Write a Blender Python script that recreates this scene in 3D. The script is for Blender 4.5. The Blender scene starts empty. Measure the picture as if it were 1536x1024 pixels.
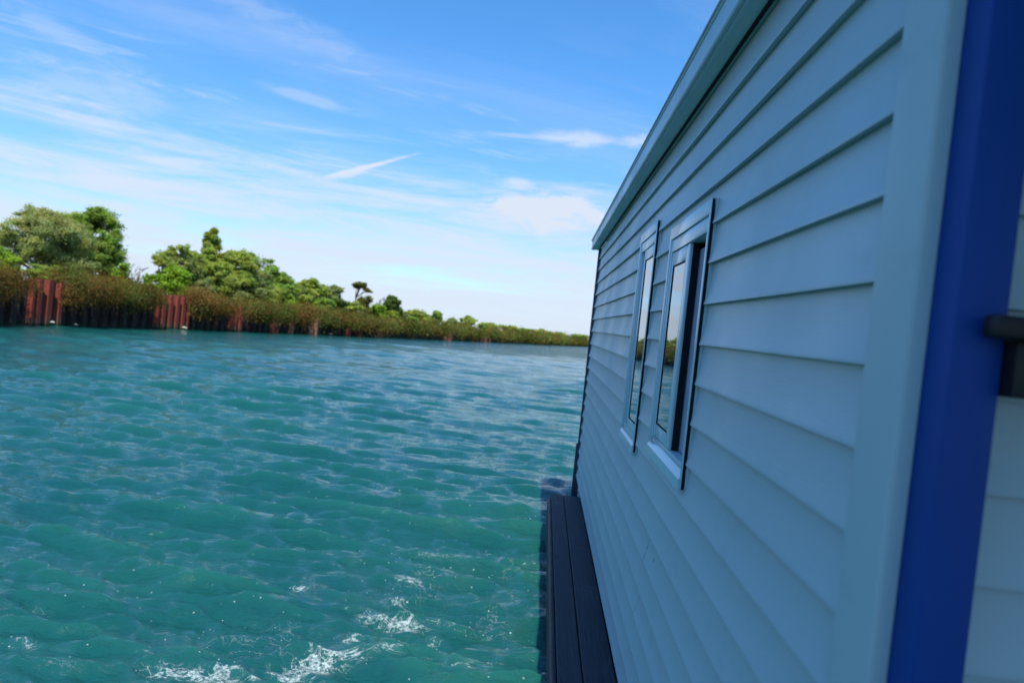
import bpy, math, random
import numpy as np
from mathutils import Matrix, Vector

random.seed(7)
RNG = np.random.default_rng(11)
sc = bpy.context.scene
COL = sc.collection
R = math.radians

# ------------------------------------------------------------------ camera frame
EYE = 1.9                      # eye above the water
TILT = R(0.80)                 # the boat floats slightly stern-heavy
ROLL, PITCH, YAW, FPX = R(5.99823), R(-1.451666), R(-2.480689), 1109.0


def cam_rows(roll, pitch, yaw):
    cy, sy, cp, sp, cr, sr = math.cos(yaw), math.sin(yaw), math.cos(pitch), math.sin(pitch), math.cos(roll), math.sin(roll)
    f = np.array([sy * cp, cy * cp, sp])
    r = np.array([cy, -sy, 0.0])
    u = np.cross(r, f)
    return np.array([cr * r + sr * u, -sr * r + cr * u, f])


RX = np.array([[1, 0, 0], [0, math.cos(TILT), -math.sin(TILT)], [0, math.sin(TILT), math.cos(TILT)]])
MW = cam_rows(ROLL, PITCH, YAW) @ RX.T          # rows: camera right, up, forward in the world
CAMPOS = np.array([0, 0, EYE])


def ray(px, py):
    return MW.T @ np.array([(px - 768) / FPX, (512 - py) / FPX, 1.0])


def on_z(px, py, z=0.0):
    d = ray(px, py)
    return CAMPOS + d * ((z - EYE) / d[2])


def at_depth(px, py, y):
    d = ray(px, py)
    return CAMPOS + d * (y / d[1])


# ------------------------------------------------------------------ helpers
def link(o, parent=None):
    COL.objects.link(o)
    if parent is not None:
        o.parent = parent
    return o


def tag(o, label=None, cat=None, group=None, kind=None):
    if label: o['label'] = label
    if cat: o['category'] = cat
    if group: o['group'] = group
    if kind: o['kind'] = kind
    return o


def empty(name, loc, label=None, cat=None, group=None):
    o = bpy.data.objects.new(name, None)
    o.empty_display_size = 0.2
    o.location = loc
    link(o)
    return tag(o, label, cat, group)


class MB:
    """collects shapes, builds one mesh object"""
    def __init__(s):
        s.v = []; s.f = []; s.m = []; s.n = 0

    def add(s, verts, faces, mi=0):
        verts = np.asarray(verts, float)
        s.v.append(verts)
        for f in faces:
            s.f.append([i + s.n for i in f]); s.m.append(mi)
        s.n += len(verts)

    def box(s, x0, x1, y0, y1, z0, z1, mi=0, bev=0.0):
        if bev <= 0:
            v = [(x, y, z) for x in (x0, x1) for y in (y0, y1) for z in (z0, z1)]
            s.add(v, [(0, 1, 3, 2), (4, 6, 7, 5), (0, 4, 5, 1), (2, 3, 7, 6), (0, 2, 6, 4), (1, 5, 7, 3)], mi)
            return
        import bmesh
        bm = bmesh.new()
        bmesh.ops.create_cube(bm, size=1)
        for q in bm.verts:
            q.co = ((x0 + x1) / 2 + q.co.x * (x1 - x0), (y0 + y1) / 2 + q.co.y * (y1 - y0), (z0 + z1) / 2 + q.co.z * (z1 - z0))
        bmesh.ops.bevel(bm, geom=list(bm.edges), offset=bev, segments=2, affect='EDGES', profile=0.5)
        bm.verts.index_update()
        s.add([q.co[:] for q in bm.verts], [[q.index for q in f.verts] for f in bm.faces], mi)
        bm.free()

    def extrude(s, prof, axis_pts, mi=0, closed=False, caps=False):
        """prof: list of (a,b); axis_pts: function(a,b,t)->xyz for t in 0..n-1"""
        n = len(prof); T = len(axis_pts)
        v = [fn(a, b) for fn in axis_pts for a, b in prof]
        f = []
        for t in range(T - 1):
            for i in range(n if closed else n - 1):
                j = (i + 1) % n
                f.append((t * n + i, t * n + j, (t + 1) * n + j, (t + 1) * n + i))
        if caps:
            f.append(tuple(range(n))); f.append(tuple((T - 1) * n + i for i in reversed(range(n))))
        s.add(v, f, mi)

    def tube(s, pts, rad, sides=6, mi=0, cap=True):
        pts = np.asarray(pts, float)
        k = len(pts)
        tan = np.gradient(pts, axis=0)
        tan /= np.linalg.norm(tan, axis=1)[:, None] + 1e-9
        ref = np.array([0.31, 0.17, 0.9]) if abs(tan[0][2]) < .8 else np.array([1.0, 0.2, 0.1])
        v = []
        for i in range(k):
            a = np.cross(tan[i], ref); a /= np.linalg.norm(a) + 1e-9
            b = np.cross(tan[i], a)
            for j in range(sides):
                th = 2 * math.pi * j / sides
                v.append(pts[i] + rad[i] * (math.cos(th) * a + math.sin(th) * b))
        f = [(i * sides + j, i * sides + (j + 1) % sides, (i + 1) * sides + (j + 1) % sides, (i + 1) * sides + j)
             for i in range(k - 1) for j in range(sides)]
        if cap:
            f.append(tuple(range(sides))); f.append(tuple((k - 1) * sides + j for j in range(sides)))
        s.add(v, f, mi)

    def build(s, name, mats, parent=None, smooth=False, offset=None, auto=None):
        me = bpy.data.meshes.new(name)
        V = np.concatenate(s.v) if s.v else np.zeros((0, 3))
        if offset is not None:
            V = V - np.asarray(offset)
        me.from_pydata(V.tolist(), [], s.f)
        if not isinstance(mats, (list, tuple)): mats = [mats]
        for m in mats: me.materials.append(m)
        me.polygons.foreach_set('material_index', s.m)
        if smooth or auto:
            me.polygons.foreach_set('use_smooth', [True] * len(me.polygons))
        me.update()
        import bmesh
        bm = bmesh.new(); bm.from_mesh(me)
        bmesh.ops.recalc_face_normals(bm, faces=bm.faces)
        bm.to_mesh(me); bm.free()
        if auto:
            me.set_sharp_from_angle(angle=R(auto))
        o = bpy.data.objects.new(name, me)
        return link(o, parent)


# ------------------------------------------------------------------ materials
class NT:
    def __init__(s, name):
        s.mat = bpy.data.materials.new(name); s.mat.use_nodes = True
        s.t = s.mat.node_tree; s.t.nodes.clear()
        s.out = s.n('ShaderNodeOutputMaterial')

    def n(s, typ, **kw):
        q = s.t.nodes.new(typ)
        for k, v in kw.items(): setattr(q, k, v)
        return q

    def l(s, a, b): s.t.links.new(a, b)

    def val(s, sock, v):
        if hasattr(v, 'bl_idname') or isinstance(v, bpy.types.NodeSocket): s.l(v, sock)
        else: sock.default_value = v

    def math(s, op, a, b=0.0, c=None, clamp=False):
        q = s.n('ShaderNodeMath', operation=op, use_clamp=clamp)
        s.val(q.inputs[0], a); s.val(q.inputs[1], b)
        if c is not None: s.val(q.inputs[2], c)
        return q.outputs[0]

    def noise(s, vec, scale, detail=4, rough=.55, dist=0.0, typ='3D'):
        q = s.n('ShaderNodeTexNoise'); q.noise_dimensions = typ
        if vec is not None: s.l(vec, q.inputs['Vector'])
        q.inputs['Scale'].default_value = scale; q.inputs['Detail'].default_value = detail
        q.inputs['Roughness'].default_value = rough; q.inputs['Distortion'].default_value = dist
        return q.outputs['Fac']

    def ramp(s, fac, stops):
        q = s.n('ShaderNodeValToRGB'); s.l(fac, q.inputs[0])
        e = q.color_ramp.elements
        while len(e) < len(stops): e.new(0.5)
        for i, (p, c) in enumerate(stops):
            e[i].position = p; e[i].color = (*c, 1) if len(c) == 3 else c
        return q.outputs[0]

    def maprange(s, v, a, b, c=0.0, d=1.0, smooth=True):
        q = s.n('ShaderNodeMapRange'); q.interpolation_type = 'SMOOTHSTEP' if smooth else 'LINEAR'
        s.val(q.inputs[0], v)
        for i, x in enumerate((a, b, c, d)): q.inputs[i + 1].default_value = x
        return q.outputs[0]

    def mix(s, fac, a, b, mode='MIX'):
        q = s.n('ShaderNodeMix', data_type='RGBA', blend_type=mode)
        s.val(q.inputs[0], fac)
        for sock, v in ((q.inputs[6], a), (q.inputs[7], b)):
            if isinstance(v, bpy.types.NodeSocket): s.l(v, sock)
            else: sock.default_value = (*v, 1)
        return q.outputs[2]

    def scaled(s, vec, sx, sy, sz):
        q = s.n('ShaderNodeMapping'); s.l(vec, q.inputs[0]); q.inputs['Scale'].default_value = (sx, sy, sz)
        return q.outputs[0]

    def obj(s): return s.n('ShaderNodeTexCoord').outputs['Object']

    def bsdf(s, col, rough=.5, spec=.5, bump=None, bstr=.2, bdist=.01, metal=0.0):
        p = s.n('ShaderNodeBsdfPrincipled')
        for sock, v in ((p.inputs['Base Color'], col), (p.inputs['Roughness'], rough)):
            if isinstance(v, bpy.types.NodeSocket): s.l(v, sock)
            else: sock.default_value = (*v, 1) if isinstance(v, (tuple, list)) else v
        p.inputs['Specular IOR Level'].default_value = spec
        p.inputs['Metallic'].default_value = metal
        if bump is not None:
            b = s.n('ShaderNodeBump'); b.inputs['Strength'].default_value = bstr; b.inputs['Distance'].default_value = bdist
            s.l(bump, b.inputs['Height']); s.l(b.outputs[0], p.inputs['Normal'])
        s.l(p.outputs[0], s.out.inputs[0])
        return p


def mat_paint(name, col, var=.06, rough=.45, grain=True, spec=.4, dirt=(.15, .24, .25), dirt_amt=.30):
    t = NT(name); o = t.obj()
    a = t.noise(o, 1.7, 5, .6)
    b = t.noise(t.scaled(o, 60, 3, 60), 3, 3, .6)          # long streaky grain
    c2 = t.mix(t.maprange(a, .35, .75, 0, var * 3), col, tuple(x * .86 for x in col))
    d = t.noise(t.scaled(o, 9, 1.5, 3), 2.1, 6, .65)
    c3 = t.mix(t.math('MULTIPLY', t.maprange(d, .55, .8), dirt_amt), c2, dirt)
    r = t.maprange(a, .3, .7, rough - .06, rough + .08)
    t.bsdf(c3, r, spec, b if grain else a, .12 if grain else .05, .004)
    return t.mat


def mat_plain(name, col, rough=.5, spec=.5, metal=0.0, nscale=12, var=.25, bstr=.08):
    t = NT(name); o = t.obj()
    a = t.noise(o, nscale, 5, .6)
    c = t.mix(a, tuple(x * (1 - var) for x in col), tuple(min(1, x * (1 + var)) for x in col))
    t.bsdf(c, t.maprange(a, .3, .7, max(.02, rough - .05), rough + .05), spec, a, bstr, .004, metal)
    return t.mat


def mat_wood():
    t = NT('dark_wood'); o = t.obj()
    w = t.noise(t.scaled(o, 34, 1.4, 34), 2.2, 6, .65, .6)
    n = t.noise(o, 3.2, 5, .6)
    v = t.n('ShaderNodeTexVoronoi'); v.inputs['Scale'].default_value = 2.6
    t.l(t.scaled(o, 2.2, .75, 2.2), v.inputs['Vector'])
    knot = t.maprange(v.outputs['Distance'], .05, .13, 1, 0)
    c = t.mix(w, (.006, .008, .014), (.050, .058, .082))
    c = t.mix(t.maprange(n, .5, .75, 0, .5), c, (.080, .088, .115))
    c = t.mix(knot, c, (.008, .009, .012))
    t.bsdf(c, .66, .3, w, .8, .005)
    return t.mat


def mat_rust(name, dark):
    t = NT(name); o = t.obj()
    g = t.n('ShaderNodeNewGeometry').outputs['Position']
    n = t.noise(t.scaled(o, 3, 3, 1), 3.0, 7, .65)
    n2 = t.noise(t.scaled(o, 9, 9, 1.2), 2.0, 5, .7)
    if dark:
        c = t.mix(n, (.012, .012, .013), (.040, .027, .022))
        c = t.mix(t.maprange(n2, .55, .75), c, (.05, .045, .04))
    else:
        c = t.mix(n, (.12, .022, .014), (.34, .075, .048))
        c = t.mix(t.maprange(n2, .55, .8, 0, .7), c, (.09, .03, .022))
    z = t.n('ShaderNodeSeparateXYZ'); t.l(g, z.inputs[0])
    zz = t.math('ADD', z.outputs[2], t.math('MULTIPLY', n2, .35))
    c = t.mix(t.maprange(zz, .75, .30, 0, .85), c, (.11, .075, .045) if not dark else (.03, .03, .022))
    c = t.mix(t.maprange(zz, .33, .22), c, (.022, .03, .014))
    t.bsdf(c, .85, .2, n, .4, .02)
    return t.mat


def mat_leaf(name, col, trans=.55):
    t = NT(name)
    a = t.n('ShaderNodeAttribute', attribute_name='tint')
    r = t.n('ShaderNodeNewGeometry').outputs['Random Per Island']
    c = t.mix(1.0, col, a.outputs['Color'], 'MULTIPLY')
    h = t.n('ShaderNodeHueSaturation'); t.l(c, h.inputs['Color'])
    t.l(t.maprange(r, 0, 1, .80, 1.20, False), h.inputs['Value'])
    d = t.n('ShaderNodeBsdfDiffuse'); t.l(h.outputs[0], d.inputs[0])
    tr = t.n('ShaderNodeBsdfTranslucent')
    t.l(t.mix(1.0, h.outputs[0], (1.15, 1.1, .55), 'MULTIPLY'), tr.inputs[0])
    m = t.n('ShaderNodeMixShader'); m.inputs[0].default_value = trans
    t.l(d.outputs[0], m.inputs[1]); t.l(tr.outputs[0], m.inputs[2]); t.l(m.outputs[0], t.out.inputs[0])
    return t.mat


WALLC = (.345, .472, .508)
M = {}
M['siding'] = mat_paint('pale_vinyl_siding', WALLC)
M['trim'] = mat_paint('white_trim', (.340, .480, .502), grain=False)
M['fascia'] = mat_paint('eave_metal', (.32, .49, .55), grain=False, rough=.35)
M['frame'] = mat_paint('window_vinyl', (.36, .54, .60), grain=False, rough=.22, spec=.6, dirt_amt=.1)
M['gasket'] = mat_plain('black_gasket', (.006, .007, .010), .7, .2)
M['blue'] = mat_plain('blue_gloss_paint', (.001, .044, .225), .5, .22, 0, 3, .12, .03)
M['black'] = mat_plain('black_rubber', (.008, .008, .010), .5, .3)
M['panel'] = mat_plain('grey_blind', (.22, .29, .38), .6, .3)
M['dark'] = mat_plain('dark_interior', (.012, .014, .02), .8, .1)
M['darktrim'] = mat_plain('dark_corner_strip', (.035, .05, .08), .5, .3)
M['hull'] = mat_plain('dark_hull', (.02, .026, .04), .6, .3)
M['soffit'] = mat_paint('soffit_white', (.44, .60, .61), grain=False)
M['roof'] = mat_plain('roof_metal', (.35, .38, .42), .45, .4)
M['wood'] = mat_wood()
M['scratch'] = mat_plain('scratch_dark', (.015, .02, .03), .8, .1)
M['rust'] = mat_rust('red_rust', False)
M['rustdark'] = mat_rust('dark_rust', True)
M['bark'] = mat_plain('grey_bark', (.085, .070, .055), .9, .1, 0, 9, .5, .3)
M['twig'] = mat_plain('dry_twig', (.16, .105, .085), .9, .1, 0, 9, .4, .2)
M['foam_white'] = mat_plain('dirty_white', (.50, .49, .45), .6, .3)
M['rock'] = mat_plain('pale_rock', (.42, .37, .26), .9, .2, 0, 6, .4, .5)


def mat_glass():
    t = NT('window_glass'); o = t.obj()
    n = t.noise(o, 2.0, 2, .5)
    p = t.bsdf((.010, .016, .022), .015, .5, n, .02, .01)
    p.inputs['IOR'].default_value = 1.52
    p.inputs['Specular Tint'].default_value = (.72, .90, 1, 1)
    p.inputs['Coat Tint'].default_value = (.8, .95, 1, 1)
    p.inputs['Coat Weight'].default_value = .6
    p.inputs['Coat Roughness'].default_value = .01
    return t.mat


M['glass'] = mat_glass()


def mat_ground():
    t = NT('bank_soil'); o = t.obj()
    n = t.noise(o, .6, 7, .65); n2 = t.noise(o, 6, 5, .7)
    c = t.mix(t.maprange(n, .4, .65), (.045, .07, .018), (.085, .065, .035))
    c = t.mix(n2, c, (.03, .045, .012))
    t.bsdf(c, .95, .1, n2, .6, .08)
    return t.mat


M['ground'] = mat_ground()


def mat_water():
    t = NT('lagoon_water')
    pos = t.n('ShaderNodeNewGeometry').outputs['Position']
    big = t.noise(t.scaled(pos, .22, .22, .22), 1.0, 4, .6)
    sp = t.n('ShaderNodeSeparateXYZ'); t.l(pos, sp.inputs[0])
    deep = t.mix(t.maprange(big, .35, .7), (.004, .063, .062), (.008, .084, .070))
    crest = t.maprange(sp.outputs[2], -.02, .12)  # crests coloured greener to imitate light passing through the wave
    body = t.mix(t.math('MULTIPLY', crest, .55), deep, (.016, .120, .084))
    # foam: lacy noise driven by how much froth the wake left there
    fa = t.n('ShaderNodeAttribute', attribute_name='foam').outputs['Fac']
    l1 = t.noise(t.scaled(pos, 1, 1.25, 1), 4.2, 7, .60, 1.6)
    l3 = t.noise(t.scaled(pos, 1.3, 1, 1), 10.5, 6, .62, 1.0)
    l2 = t.noise(pos, 60, 4, .65, .3)
    rid1 = t.math('SUBTRACT', 1.0, t.math('MULTIPLY', t.math('ABSOLUTE', t.math('SUBTRACT', l1, .5)), 9.0), clamp=True)
    rid3 = t.math('SUBTRACT', 1.0, t.math('MULTIPLY', t.math('ABSOLUTE', t.math('SUBTRACT', l3, .5)), 8.0), clamp=True)
    web = t.math('MAXIMUM', rid1, t.math('MULTIPLY', rid3, .85))
    grain = t.maprange(l2, .36, .60)
    thr = t.math('SUBTRACT', 1.22, t.math('MULTIPLY', fa, .78))
    foam = t.maprange(t.math('SUBTRACT', web, thr), 0, .34)
    foam = t.math('MULTIPLY', foam, t.math('ADD', .18, t.math('MULTIPLY', grain, .82)))
    foam = t.math('MULTIPLY', foam, t.maprange(fa, .12, .45))
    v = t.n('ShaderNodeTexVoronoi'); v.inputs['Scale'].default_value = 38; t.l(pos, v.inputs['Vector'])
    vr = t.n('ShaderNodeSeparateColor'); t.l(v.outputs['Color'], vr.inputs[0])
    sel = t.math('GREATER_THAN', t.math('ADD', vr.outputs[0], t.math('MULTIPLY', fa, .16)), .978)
    glint_specks = t.math('MULTIPLY', t.maprange(t.math('DIVIDE', v.outputs['Distance'], t.math('ADD', .25, vr.outputs[1])), .12, .26, 1, 0), sel)  # white specks: froth bubbles plus sun glints painted into the colour
    glint_specks = t.math('MULTIPLY', glint_specks, t.maprange(fa, .03, .2))
    foam = t.math('MAXIMUM', foam, t.math('MULTIPLY', glint_specks, .8))
    veil = t.math('MULTIPLY', t.maprange(fa, .1, 1.0), t.math('MULTIPLY', l1, .14))
    body = t.mix(veil, body, (.10, .34, .33))
    col = t.mix(t.math('MULTIPLY', foam, .74), body, (.60, .70, .70))
    # ripples
    b1 = t.noise(t.scaled(pos, .5, 1.9, 1), 2.8, 5, .62, .3)
    b2 = t.noise(t.scaled(pos, .6, 1.7, 1), 10.0, 5, .62, .4)
    h = t.math('ADD', t.math('MULTIPLY', b1, .050), t.math('MULTIPLY', b2, .046))
    h = t.math('ADD', h, t.math('MULTIPLY', foam, .006))
    p = t.n('ShaderNodeBsdfPrincipled')
    b = t.n('ShaderNodeBump'); b.inputs['Strength'].default_value = .8; b.inputs['Distance'].default_value = 1.0
    t.l(h, b.inputs['Height']); t.l(b.outputs[0], p.inputs['Normal'])
    t.l(col, p.inputs['Base Color'])
    t.l(t.maprange(foam, 0, 1, .03, .7), p.inputs['Roughness'])
    p.inputs['IOR'].default_value = 1.45
    p.inputs['Specular Tint'].default_value = (.74, .93, 1, 1)
    t.l(p.outputs[0], t.out.inputs[0])
    return t.mat


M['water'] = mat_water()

# ------------------------------------------------------------------ sky and sun
SUN_EL, SUN_AZ = R(60), R(172)          # azimuth from +Y towards +X


def build_world():
    w = bpy.data.worlds.new('World'); sc.world = w; w.use_nodes = True
    nt = w.node_tree; nt.nodes.clear()
    t = NT.__new__(NT); t.t = nt; t.mat = None
    out = t.n('ShaderNodeOutputWorld'); bg = t.n('ShaderNodeBackground')
    sky = t.n('ShaderNodeTexSky'); sky.sky_type = 'NISHITA'; sky.sun_disc = False
    sky.sun_elevation = SUN_EL; sky.sun_rotation = SUN_AZ
    sky.air_density = 1.0; sky.dust_density = .6; sky.ozone_density = 2.2
    d = t.n('ShaderNodeTexCoord').outputs['Generated']
    s = t.n('ShaderNodeSeparateXYZ'); t.l(d, s.inputs[0])
    x, y, z = s.outputs
    zc = t.math('MAXIMUM', z, 0.0)
    az = t.math('ARCTAN2', x, y)
    el = t.math('ARCSINE', z)

    def comb(a, b, c=0.0):
        q = t.n('ShaderNodeCombineXYZ'); t.val(q.inputs[0], a); t.val(q.inputs[1], b); t.val(q.inputs[2], c)
        return q.outputs[0]
    # a high cloud sheet seen in perspective
    k = t.math('DIVIDE', 1.0, t.math('ADD', zc, .06))
    px, py = t.math('MULTIPLY', x, k), t.math('MULTIPLY', y, k)
    # turn the streaks
    ca, sa = math.cos(.5), math.sin(.5)
    qx = t.math('ADD', t.math('MULTIPLY', px, ca), t.math('MULTIPLY', py, sa))
    qy = t.math('SUBTRACT', t.math('MULTIPLY', py, ca), t.math('MULTIPLY', px, sa))
    n1 = t.noise(comb(t.math('MULTIPLY', qx, .55), t.math('MULTIPLY', qy, 1.7), 2.3), 1.0, 9, .62, .5)
    n2 = t.noise(comb(qx, qy, 7.7), .45, 4, .5)
    cir = t.math('MULTIPLY', t.maprange(n1, .42, .80), t.maprange(n2, .36, .60))
    cir = t.math('MULTIPLY', cir, .24)
    # milky layered cloud towards the horizon
    n3 = t.noise(comb(t.math('MULTIPLY', az, 2.0), t.math('MULTIPLY', el, 20), 4.1), 1.6, 9, .68, .7)
    bank = t.maprange(t.math('ADD', t.math('MULTIPLY', el, -4.2), t.math('MULTIPLY', n3, 3.0)), .36, 1.48)
    bank = t.math('MULTIPLY', bank, .92)
    cl = t.math('SUBTRACT', 1.0, t.math('MULTIPLY', t.math('SUBTRACT', 1.0, cir), t.math('SUBTRACT', 1.0, bank)))
    # single clouds: (pixel centre, half-width, half-height in degrees, slant, strength, sharp)
    fine = t.noise(comb(t.math('MULTIPLY', az, 9), t.math('MULTIPLY', el, 26), 1.0), 2.0, 8, .62, .8)
    for (cx, cy, hw, hh, slant, st) in ((828, 320, 6.4, 1.9, -.02, 1.5), (775, 276, 1.8, .55, .0, .7), (862, 208, 3.6, .75, .02, .65), (960, 212, 2.0, .6, .1, .65),
                                        (552, 250, 3.5, .22, .40, 1.2), (520, 262, 1.8, .34, .30, .8), (440, 258, 3.4, .40, -.08, .55), (470, 150, 4.4, .5, -.10, .30), (140, 140, 5.0, 2.4, .1, .32), (150, 185, 4.0, .5, .0, .4),
                                        (290, 252, 4.2, .5, -.05, .5), (430, 40, 7, 1.4, -.2, .22), (100, 55, 4.5, .8, -.25, .25),
                                        (205, 318, 3.5, .9, 0, .6), (600, 305, 5, .7, 0, .35)):
        r = ray(cx, cy); r = r / np.linalg.norm(r)
        a0, e0 = math.atan2(r[0], r[1]), math.asin(r[2])
        da = t.math('SUBTRACT', az, a0); de = t.math('SUBTRACT', t.math('SUBTRACT', el, e0), t.math('MULTIPLY', da, slant))
        g = t.math('ADD', t.math('POWER', t.math('ABSOLUTE', t.math('DIVIDE', da, R(hw))), 2.0),
                   t.math('POWER', t.math('ABSOLUTE', t.math('DIVIDE', de, R(hh))), 2.0))
        m = t.math('EXPONENT', t.math('MULTIPLY', g, -1.0))
        m = t.maprange(t.math('MULTIPLY', m, t.math('ADD', t.math('MULTIPLY', fine, 1.9), -.15)), .18, .85, 0, st)
        m = t.math('MINIMUM', m, 1.0)
        cl = t.math('SUBTRACT', 1.0, t.math('MULTIPLY', t.math('SUBTRACT', 1.0, cl), t.math('SUBTRACT', 1.0, m)))
    hs = t.n('ShaderNodeHueSaturation'); t.l(sky.outputs[0], hs.inputs['Color'])
    hs.inputs['Saturation'].default_value = 1.04
    base = t.mix(1.0, hs.outputs[0], t.mix(t.maprange(el, 0.0, .42), LOW_TINT, SKY_TINT), 'MULTIPLY')
    col = t.mix(cl, base, CLOUD)
    t.l(col, bg.inputs[0]); bg.inputs[1].default_value = SKY_STR
    t.l(bg.outputs[0], out.inputs[0])


SKY_TINT = (.43, .87, 1.18)
LOW_TINT = (.62, .80, 1.13)
CLOUD = (3.65, 4.10, 4.8)
SKY_STR = .15
build_world()
sun = bpy.data.lights.new('sun', 'SUN'); sun.energy = 4.4; sun.angle = R(.53); sun.color = (1.0, .95, .86)
so = bpy.data.objects.new('sun', sun); link(so)
sd = Vector((math.cos(SUN_EL) * math.sin(SUN_AZ), math.cos(SUN_EL) * math.cos(SUN_AZ), math.sin(SUN_EL)))
so.rotation_euler = sd.to_track_quat('Z', 'Y').to_euler(); so.location = (30, 10, 40)

# ------------------------------------------------------------------ camera
cd = bpy.data.cameras.new('camera'); co = bpy.data.objects.new('camera', cd); link(co)
cd.sensor_fit = 'HORIZONTAL'; cd.sensor_width = 36; cd.lens = FPX / 1536 * 36
cd.clip_start = .02; cd.clip_end = 6000
cd.dof.use_dof = True; cd.dof.focus_distance = 3.0; cd.dof.aperture_fstop = 3.2
m3 = Matrix(((MW[0][0], MW[1][0], -MW[2][0], 0), (MW[0][1], MW[1][1], -MW[2][1], 0), (MW[0][2], MW[1][2], -MW[2][2], EYE), (0, 0, 0, 1)))
co.matrix_world = m3
sc.camera = co
sc.view_settings.view_transform = 'Standard'; sc.view_settings.look = 'None'
sc.view_settings.exposure = 0.4; sc.view_settings.gamma = 1.0

# ------------------------------------------------------------------ water
def build_water():
    ts = np.unique(np.concatenate([np.linspace(-4.5, -1.20, 60), np.arange(-1.20, .20, .0052), np.linspace(.2, .42, 12), np.linspace(.42, 3.5, 70)]))
    ys = [-60, -30, -15, -8, -4, -2, -.8, 0, .5, .8]
    y = 1.0
    while y < 900:
        ys.append(y); y *= 1.0075 if y < 2.6 or 60 < y < 120 else 1.0052 if y <= 60 else 1.03
    ys += [1000, 1500, 2500, 4500]
    ys = np.array(ys)
    wid = np.where(ys < 1.2, 1.2 + np.abs(1.2 - ys) * .9, ys)
    X = wid[:, None] * ts[None, :]; Y = np.repeat(ys[:, None], len(ts), 1)
    Z = np.zeros_like(X)
    step = np.maximum(.0052 * wid, np.gradient(ys))[:, None]
    rng = np.random.default_rng(5)
    n = 190
    lam = np.exp(rng.uniform(math.log(.12), math.log(2.6), n))
    ang = rng.normal(0, 1, n) * np.where(lam < .6, .38, .26) + R(-98)
    ph = rng.uniform(0, 2 * math.pi, n)
    DX = np.zeros_like(X); DY = np.zeros_like(Y)
    # gusty amplitude
    gust = .85 + .3 * np.sin(X * .35 + 1.1 + .6 * np.sin(Y * .21)) * np.sin(Y * .27 + .4)
    for L, a, p in zip(lam, ang, ph):
        k = 2 * math.pi / L
        A = .0046 * L ** .5 * (1.0 if L < .6 else (.6 / L) ** .12 if L < 1.5 else (.6 / 1.5) ** .12 * (1.5 / L) ** 1.5)
        att = np.clip((L / step - 2.6) / 3.0, 0, 1)
        kx, ky = math.cos(a), math.sin(a)
        th = k * (kx * X + ky * Y) + p
        s_, c_ = np.sin(th), np.cos(th)
        Z += A * att * c_
        ch = .45 if L < .3 else .65
        DX -= ch * A * att * kx * s_; DY -= ch * A * att * ky * s_
    Z *= gust; DX *= gust; DY *= gust
    # froth left by the boat
    foam = np.zeros_like(X)

    def blob(px, py, w, h, st, ang=0.0):
        c = on_z(px, py)
        e = on_z(px + w, py); f = on_z(px, py - h)
        sx = abs(e[0] - c[0]) + 1e-3; sy = abs(f[1] - c[1]) + 1e-3
        dx, dy = X - c[0], Y - c[1]
        rx = dx * math.cos(ang) + dy * math.sin(ang); ry = -dx * math.sin(ang) + dy * math.cos(ang)
        g = st * np.exp(-(rx / sx) ** 2 - (ry / sy) ** 2)
        np.maximum(foam, g, out=foam)
    for b in ((440, 1005, 45, 22, 1.0), (500, 985, 75, 10, 1.0, .1), (525, 960, 22, 22, .95), (600, 935, 60, 12, .95), (670, 938, 45, 8, .85, .3), (560, 925, 40, 16, .75),
              (620, 872, 45, 10, .8), (600, 905, 25, 12, .7), (660, 838, 80, 7, .62), (650, 860, 60, 16, .55), (710, 995, 60, 16, .72), (640, 1000, 50, 12, .55), (690, 1010, 40, 8, .7),
              (450, 880, 26, 6, .85), (420, 945, 40, 12, .72), (440, 740, 30, 7, .75), (470, 800, 60, 9, .5), (250, 1010, 60, 14, .85), (340, 1012, 60, 12, .95), (340, 985, 25, 12, .7),
              (55, 905, 40, 10, .62), (30, 970, 50, 14, .70), (160, 950, 25, 7, .6), (280, 965, 40, 8, .6), (770, 775, 50, 10, .55), (760, 850, 40, 40, .50),
              (700, 770, 60, 10, .5), (560, 770, 60, 8, .45), (620, 900, 170, 110, .46), (400, 960, 260, 70, .48), (740, 930, 60, 60, .52),
              (760, 660, 70, 8, .30), (650, 745, 120, 18, .36), (180, 880, 160, 30, .42), (90, 1000, 90, 30, .5),
              (470, 992, 60, 14, 1.05, .15), (300, 1018, 90, 10, 1.0), (400, 1020, 50, 12, 1.0), (520, 1018, 60, 8, .8), (580, 985, 50, 8, .8), (650, 955, 30, 10, .75), (220, 985, 40, 6, .65), (90, 975, 30, 6, .65)):
        blob(*b)
    V = np.stack([X + DX, Y + DY, Z], -1).reshape(-1, 3)
    r, c = X.shape
    idx = np.arange(r * c).reshape(r, c)
    F = np.stack([idx[:-1, :-1], idx[:-1, 1:], idx[1:, 1:], idx[1:, :-1]], -1).reshape(-1, 4)
    me = bpy.data.meshes.new('water')
    me.vertices.add(len(V)); me.vertices.foreach_set('co', V.ravel())
    me.loops.add(F.size); me.loops.foreach_set('vertex_index', F.ravel().astype(np.int32))
    me.polygons.add(len(F)); me.polygons.foreach_set('loop_start', np.arange(0, F.size, 4, dtype=np.int32))
    me.polygons.foreach_set('use_smooth', np.ones(len(F), bool))
    at = me.attributes.new('foam', 'FLOAT', 'POINT'); at.data.foreach_set('value', foam.ravel().astype(np.float32))
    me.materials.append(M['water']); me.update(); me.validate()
    tag(link(bpy.data.objects.new('water', me)), kind='structure')


build_water()

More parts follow.
